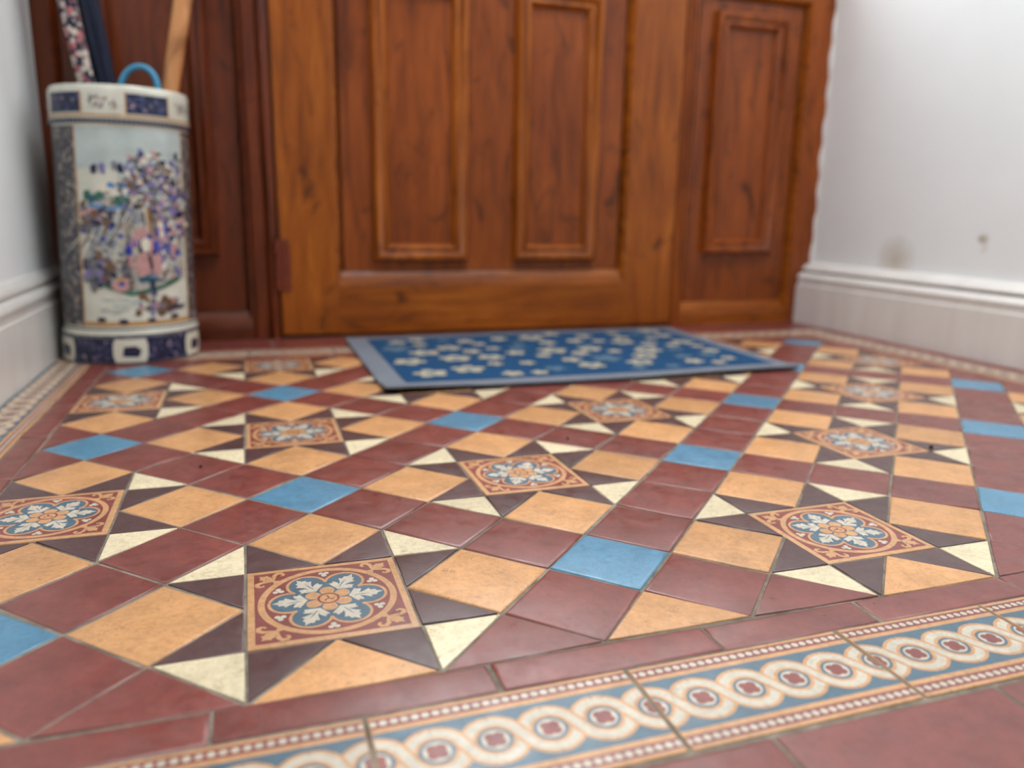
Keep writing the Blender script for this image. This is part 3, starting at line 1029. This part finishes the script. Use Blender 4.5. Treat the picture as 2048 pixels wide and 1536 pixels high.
for i in range(44):
    a0, a1 = 2 * pi * i / 44 - pi, 2 * pi * (i + 1) / 44 - pi
    drect(bm, a0, a1, 0.398, 0.401, top_off, GOLD)
for cth in (deg(-14), deg(58), deg(130), deg(202), deg(-86)):
    drect(bm, cth + 0.32, cth + 2 * pi / 5 - 0.32, 0.404, 0.434, top_off, FLECK)
    drect(bm, cth + 0.30, cth + 0.32, 0.403, 0.436, top_off, GOLD)
    drect(bm, cth + 2 * pi / 5 - 0.32, cth + 2 * pi / 5 - 0.30, 0.403, 0.436, top_off, GOLD)
    for j in range(26):
        a, z = cth + rng.uniform(-.18, .18), rng.uniform(.410, .430)
        s = rng.uniform(.010, .022)
        decal(bm, [(a - s, z - .002), (a + s, z - .002), (a + s * .6, z + .002), (a - s * .6, z + .002)], top_off + .0001 + j * 2e-5, rng.choice((GREY, PINK, GREY, SKY, BROWN)))
link_mesh('rim_band', bm, DEC_M, rim)
N = 96
for zz, zh, off, par in ((0.3875, 0.007, 0.0044, rim), (0.0575, 0.003, 0.0006, body)):
    bm = bmesh.new()
    for i in range(N):
        a0 = 2 * pi * i / N - pi; da = 2 * pi / N
        decal(bm, [(a0, zz), (a0 + da * .72, zz), (a0 + da * 1.0, zz + zh), (a0 + da * .28, zz + zh)], off, NAVY)
    link_mesh('rope_band', bm, DEC_M, par)

# painted wall
bm = bmesh.new()
zz0, zz1 = 0.064, 0.384
drect(bm, scene_l - deg(38), scene_l - 0.02, zz0, zz1, O1, SPECK)
drect(bm, scene_r + 0.02, scene_r + deg(40), zz0, zz1, O1, SPECK)
drect(bm, scene_l - 0.02, scene_l + 0.005, zz0, zz1, O1, GOLD)
drect(bm, scene_r - 0.005, scene_r + 0.02, zz0, zz1, O1, GOLD)
drect(bm, scene_l, scene_r, zz0, zz0 + 0.008, O1, GOLD)
drect(bm, scene_l - deg(76), scene_l - deg(42), zz0, zz1, O1, SPECK)
drect(bm, scene_l + 0.006, scene_r - 0.006, 0.318, zz1 - 0.002, O1, SKY)
link_mesh('painted_border', bm, DEC_M, body)
bm = bmesh.new()
L2, L3, L4, L5 = 0.0007, 0.0010, 0.0013, 0.0016
poly(bm, [(-.6, .60), (-.45, .66), (-.1, .72), (.1, .80), (.3, .88), (.55, .84), (.8, .80), (.8, .52), (.8, .24), (.4, .21), (.0, .17), (-.3, .2), (-.6, .24), (-.6, .36), (-.5, .42), (-.6, .5)], 0.00055, WASH)
B = lambda p, q, rp, rq, off, mi, n=9, r_=.3: blob(bm, p, q, rp, rq, off, mi, n, r_)
# cloud and distant shore
for p, q, rp, rq in ((-.25, .71, .16, .022), (.05, .69, .20, .030), (.35, .73, .22, .05), (.6, .78, .14, .05)):
    B(p, q, rp, rq, L2, WHITE)
for p, q in ((-.42, .80), (-.3, .80), (-.14, .82), (-.05, .80), (.1, .79), (.2, .81)):
    B(p, q, .035, .022, L3, rng.choice((NAVY, GREY, LILAC)))
for p, q in ((-.2, .72), (-.05, .72), (.07, .73), (.2, .72)):
    B(p, q, .06, .012, L3, AZURE)
for p, q in ((-.52, .67), (-.46, .655), (-.38, .665), (-.1, .645), (0, .655)):
    B(p, q, .06, .018, L3, rng.choice((GREEN, TEAL, GREEN)))
poly(bm, [(-.52, .63), (-.2, .615), (.02, .625), (.0, .608), (-.25, .598), (-.5, .612)], L3, AZURE)
# tree crown at the right, blossom dots
for i in range(330):
    p = rng.gauss(.40, .24); q = rng.gauss(.74, .075)
    if -.1 < p < .8 and .58 < q < .9:
        B(p, q, rng.uniform(.015, .04), rng.uniform(.006, .014), L3 + rng.random() * .0005, rng.choice((GREY, GREY, LILAC, PINK, WHITE, BROWN, GREY, SKY, NAVY)), 7)
for i in range(110):
    p = rng.uniform(.45, .84); q = rng.uniform(.45, .72)
    B(p, q, rng.uniform(.02, .05), rng.uniform(.008, .016), L3 + rng.random() * .0005, rng.choice((LILAC, LILAC, BLUE, GREY, PINK, WHITE, BROWN, GREY, SKY, NAVY)), 7)
# trunk and waterfall streaks
poly(bm, [(.16, .63), (.30, .66), (.36, .60), (.33, .48), (.36, .36), (.28, .36), (.25, .50), (.2, .57)], L3, BROWN)
for i in range(16):
    p0 = .14 - i * .045 + rng.uniform(-.02, .02); q0 = .64 - i * .006
    p1 = p0 - .22 - rng.uniform(0, .15); q1 = q0 - .17 - rng.uniform(0, .05)
    w = .011
    poly(bm, [(p0 - w, q0), (p0 + w, q0), ((p0 + p1) / 2 + .05 + w, (q0 + q1) / 2), (p1 + w * .4, q1), (p1 - w * .4, q1), ((p0 + p1) / 2 + .05 - w, (q0 + q1) / 2)], L3, rng.choice((GREY, GREY, BROWN, SKY, WHITE)))
for i in range(12):
    p0 = .22 + i * .03; q0 = .60 + rng.uniform(-.03, .03)
    w = .010
    poly(bm, [(p0 - w, q0), (p0 + w, q0), (p0 + .05, q0 - .16), (p0 + .035, q0 - .17)], L4, rng.choice((BROWN, GOLD, GREY, WHITE)))
# rocks left
for i in range(90):
    p = rng.gauss(-.44, .10); q = rng.gauss(.29, .035)
    if -.62 < p < -.15:
        B(p, q, rng.uniform(.02, .05), rng.uniform(.010, .020), L3 + rng.random() * .0005, rng.choice((GREY, GREY, BROWN, LILAC, NAVY)), 7)
for i in range(80):
    p = rng.gauss(-.46, .12); q = rng.gauss(.56, .03)
    if -.65 < p < -.2:
        B(p, q, rng.uniform(.02, .05), rng.uniform(.006, .014), L3 + rng.random() * .0005, rng.choice((GREY, BROWN, NAVY, PINK)), 7)
# iris clump and bank
for i in range(80):
    p = rng.gauss(.36, .20); q = rng.gauss(.42, .05)
    if 0 < p < .8:
        B(p, q, rng.uniform(.02, .045), rng.uniform(.012, .03), L3 + rng.random() * .0004, rng.choice((BLUE, LILAC, BLUE, LILAC, PINK, WHITE)), 7)
poly(bm, [(-.55, .235), (-.35, .21), (0, .165), (.25, .175), (.5, .20), (.72, .235), (.70, .26), (.45, .215), (.2, .195), (0, .185), (-.3, .235), (-.52, .26)], L4, GREEN)
# seated robed figure, dark hair, pink kimono, small companion
poly(bm, [(.16, .44), (.22, .475), (.32, .475), (.37, .43), (.40, .36), (.33, .34), (.2, .35), (.14, .40)], L4, NAVY)
B(.24, .425, .045, .032, L5, WHITE, 10, .08)
poly(bm, [(.10, .36), (.2, .39), (.3, .37), (.42, .38), (.47, .30), (.42, .26), (.33, .29), (.24, .27), (.15, .26), (.08, .29)], L5, PINK)
poly(bm, [(.26, .37), (.31, .37), (.34, .30), (.30, .29)], L5 + .0002, NAVY)
poly(bm, [(.10, .255), (.25, .265), (.42, .25), (.5, .235), (.36, .235), (.34, .19), (.28, .185), (.27, .235), (.14, .235)], L5, TEAL)
poly(bm, [(.28, .25), (.33, .25), (.37, .165), (.32, .16)], L5 + .0002, NAVY)
poly(bm, [(-.12, .33), (-.02, .34), (.02, .26), (-.10, .25)], L4, GREY)
B(-.13, .22, .10, .028, L5, PINK); B(-.12, .228, .035, .012, L5 + .0002, BLUE); B(-.13, .25, .05, .012, L5 + .0002, GOLD)
# water, boat, rocks right, dashes
for i in range(16):
    B(rng.uniform(-.5, .5), rng.uniform(.07, .15), rng.uniform(.04, .12), .004, L2, SKY, 8, .2)
for i in range(50):
    p = rng.gauss(.46, .13); q = rng.gauss(.12, .022)
    if p < .78: B(p, q, rng.uniform(.02, .05), rng.uniform(.008, .016), L4 + rng.random() * .0003, rng.choice((BROWN, BROWN, PINK, LILAC, GREY)), 7)
poly(bm, [(.42, .075), (.6, .10), (.78, .105), (.76, .085), (.58, .078)], L5, NAVY)
for p, q in ((-.42, .042), (-.12, .032), (.28, .034), (.62, .045)):
    B(p, q, .055, .010, L4, NAVY, 10, .15)
for p, q in ((-.6, .49), (-.22, .51), (-.34, .455), (-.1, .47)):
    B(p, q, .03, .010, L4, BLUE, 8, .2)
link_mesh('painted_scene', bm, DEC_M, body)

# ------------------------------------------------------------------ umbrellas and sticks in the stand
def frame_of(p0, p1):
    d = (Vector(p1) - Vector(p0)).normalized()
    x = d.orthogonal().normalized(); y = d.cross(x)
    return Vector(p0), d, x, y
def shaft(name, p0, p1, stations, mat, parent, n=20, pleat=0, pdepth=0.0, twist=0.0):
    """round body between p0 and p1; stations = [(t, radius)]"""
    o, d, x, y = frame_of(p0, p1)
    L = (Vector(p1) - Vector(p0)).length
    bm = bmesh.new(); rings = []
    for t, r in stations:
        ring = []
        for i in range(n):
            a = 2 * pi * i / n
            rr = r * (1 + (pdepth * cos(pleat * a + twist * t) if pleat else 0))
            ring.append(bm.verts.new(o + d * (t * L) + x * (rr * cos(a)) + y * (rr * sin(a))))
        rings.append(ring)
    for A, B_ in zip(rings, rings[1:]):
        for i in range(n):
            j = (i + 1) % n
            bm.faces.new((A[i], A[j], B_[j], B_[i]))
    bm.faces.new(rings[0][::-1]); bm.faces.new(rings[-1])
    bmesh.ops.recalc_face_normals(bm, faces=bm.faces)
    return link_mesh(name, bm, mat, parent, smooth=60)
def tube(name, pts, r, mat, parent, n=14):
    bm = bmesh.new(); rings = []
    prev_x = None
    for i, p in enumerate(pts):
        d = (Vector(pts[min(i + 1, len(pts) - 1)]) - Vector(pts[max(i - 1, 0)])).normalized()
        x = d.orthogonal().normalized() if prev_x is None else (prev_x - d * prev_x.dot(d)).normalized()
        prev_x = x; y = d.cross(x)
        rings.append([bm.verts.new(Vector(p) + x * (r * cos(2 * pi * k_ / n)) + y * (r * sin(2 * pi * k_ / n))) for k_ in range(n)])
    for A, B_ in zip(rings, rings[1:]):
        for i in range(n):
            j = (i + 1) % n
            bm.faces.new((A[i], A[j], B_[j], B_[i]))
    bm.faces.new(rings[0][::-1]); bm.faces.new(rings[-1])
    bmesh.ops.recalc_face_normals(bm, faces=bm.faces)
    return link_mesh(name, bm, mat, parent, smooth=60)

def floral_mat():
    mt, nt, bs = new_mat('floral_umbrella_cloth')
    v = coords(nt, rnd=False)
    vo = nt.nodes.new('ShaderNodeTexVoronoi'); vo.inputs['Scale'].default_value = 105
    nt.links.new(v, vo.inputs['Vector'])
    sel = nt.nodes.new('ShaderNodeSeparateColor'); nt.links.new(vo.outputs['Color'], sel.inputs[0])
    c = ramp(nt, sel.outputs[0], [(0.0, lin(34, 34, 60)), (0.26, lin(216, 198, 190)), (0.52, lin(196, 120, 124)), (0.78, lin(228, 214, 200))], 'CONSTANT')
    edge = ramp(nt, vo.outputs['Distance'], [(0.45, 0.0), (0.75, 1.0)])
    c = mixc(nt, edge, c, lin(34, 34, 58))
    nt.links.new(c, bs.inputs['Base Color'])
    bs.inputs['Roughness'].default_value = 0.75
    return mt
M_FLORAL = floral_mat()
M_NAVYCL = simple('navy_umbrella_cloth', lin(26, 34, 56), 0.6, 0.3, 0.15, 60)
M_METAL = simple('umbrella_tip_metal', lin(150, 150, 150), 0.3, 0.5, 0.05)
M_METAL.node_tree.nodes['Principled BSDF'].inputs['Metallic'].default_value = 1.0
M_BLUEPL = simple('blue_handle_plastic', lin(64, 150, 190), 0.35, 0.5, 0.05)
M_STICK = wood_mat('pale_stick_wood', 'Z', lin(206, 136, 80), lin(226, 160, 104), lin(236, 178, 124), 0.45)
M_DARKW = simple('dark_handle_wood', lin(60, 34, 24), 0.4)

def umbrella(name, p0, p1, r, mat, label):
    e = empty(name, p0); tag(e, label, 'umbrella', 'umbrellas and sticks in the stand')
    o0 = Vector(p0)
    q = [Vector((0, 0, 0)), Vector(p1) - o0]
    shaft('ferrule', q[0], q[1], [(0, 0.003), (0.07, 0.004), (0.075, 0.004)], M_METAL, e)
    shaft('canopy', q[0], q[1], [(0.07, 0.007), (0.12, r * 0.55), (0.3, r * 0.85), (0.5, r), (0.62, r * 1.02), (0.72, r * 1.05), (0.80, r * 0.9), (0.815, r * 0.5)], mat, e, 32, 8, 0.13, 5.0)
    shaft('handle', q[0], q[1], [(0.81, 0.005), (0.86, 0.007), (0.88, 0.010), (0.97, 0.011), (1.0, 0.009)], M_DARKW, e)
    return e
# floor of the stand is at z 0.018; bodies lean on the rim
def along(pa, pb, z):
    t = (z - pa[2]) / (pb[2] - pa[2])
    return tuple(pa[i] + t * (pb[i] - pa[i]) for i in range(3))
a, b = (-0.2815, 0.888, 0.4643), (-0.3130, 0.888, 0.5847)
umbrella('umbrella', along((-0.225, 0.900, 0.03), (-0.2835, 0.888, 0.4643), 0.024), along((-0.225, 0.900, 0.03), (-0.2835, 0.888, 0.4643), 0.024 + 0.86),
         0.0125, M_FLORAL, 'folded pink and navy floral umbrella leaning left in the porcelain stand')
umbrella('umbrella', along((-0.205, 0.936, 0.03), (-0.2585, 0.922, 0.4643), 0.024), along((-0.205, 0.936, 0.03), (-0.2585, 0.922, 0.4643), 0.024 + 0.84),
         0.0165, M_NAVYCL, 'folded plain dark navy umbrella leaning left beside the floral one')

e = empty('umbrella', (-0.2075, 0.820, 0.0)); tag(e, 'umbrella with light blue looped handle just above the stand rim', 'umbrella', 'umbrellas and sticks in the stand')
pts = []
for i in range(19):
    t = pi * i / 18
    pts.append((-0.0285 * cos(t) + 0.012 + 0.004 * sin(t), 0.004 * cos(t), 0.447 + 0.037 * sin(t)))
pts = [(-0.0185, 0.004, 0.30), (-0.0178, 0.004, 0.38), (-0.0168, 0.004, 0.43)] + pts + [(0.0415, -0.004, 0.43), (0.043, -0.004, 0.405)]
tube('handle', pts, 0.0048, M_BLUEPL, e)
shaft('canopy', (-0.006, -0.026, 0.026), (-0.0185, 0.002, 0.32), [(0, 0.004), (0.1, 0.008), (0.5, 0.011), (0.95, 0.011), (1.0, 0.005)], M_NAVYCL, e, 24, 8, 0.1, 3.0)

e = empty('walking_stick', (0, 0, 0)); tag(e, 'thick pale wooden stick leaning right in the porcelain stand', 'stick', 'umbrellas and sticks in the stand')
p0 = along((-0.1495, 0.850, 0.4569), (-0.1200, 0.855, 0.6032), 0.028); p1 = along((-0.1495, 0.850, 0.4569), (-0.1200, 0.855, 0.6032), 0.93)
shaft('stick_shaft', p0, p1, [(0, 0.0115), (0.02, 0.0125), (0.45, 0.0130), (0.52, 0.0140), (0.9, 0.0155), (0.98, 0.0155), (1.0, 0.012)], M_STICK, e)

# ------------------------------------------------------------------ crumbs of grit on the tiles
M_GRIT = simple('dark_grit', lin(36, 32, 32), 0.7)
for (x, y, r, lab) in ((0.7068, 0.0066, 0.0026, 'small black crumb of grit beside the right hand star tiles'),
                       (-0.0974, 0.1579, 0.0017, 'tiny black crumb of grit on a red tile at the left'),
                       (0.3085, 0.1548, 0.0017, 'tiny black crumb of grit on a red tile at the centre')):
    bm = bmesh.new()
    bmesh.ops.create_icosphere(bm, subdivisions=2, radius=r)
    for v in bm.verts:
        v.co *= 1 + random.uniform(-.25, .25); v.co.z *= 0.8
    o = link_mesh('grit_crumb', bm, M_GRIT, None, (x, y, r * 0.72 + 0.0002))
    tag(o, lab, 'grit', 'crumbs of grit on the floor')
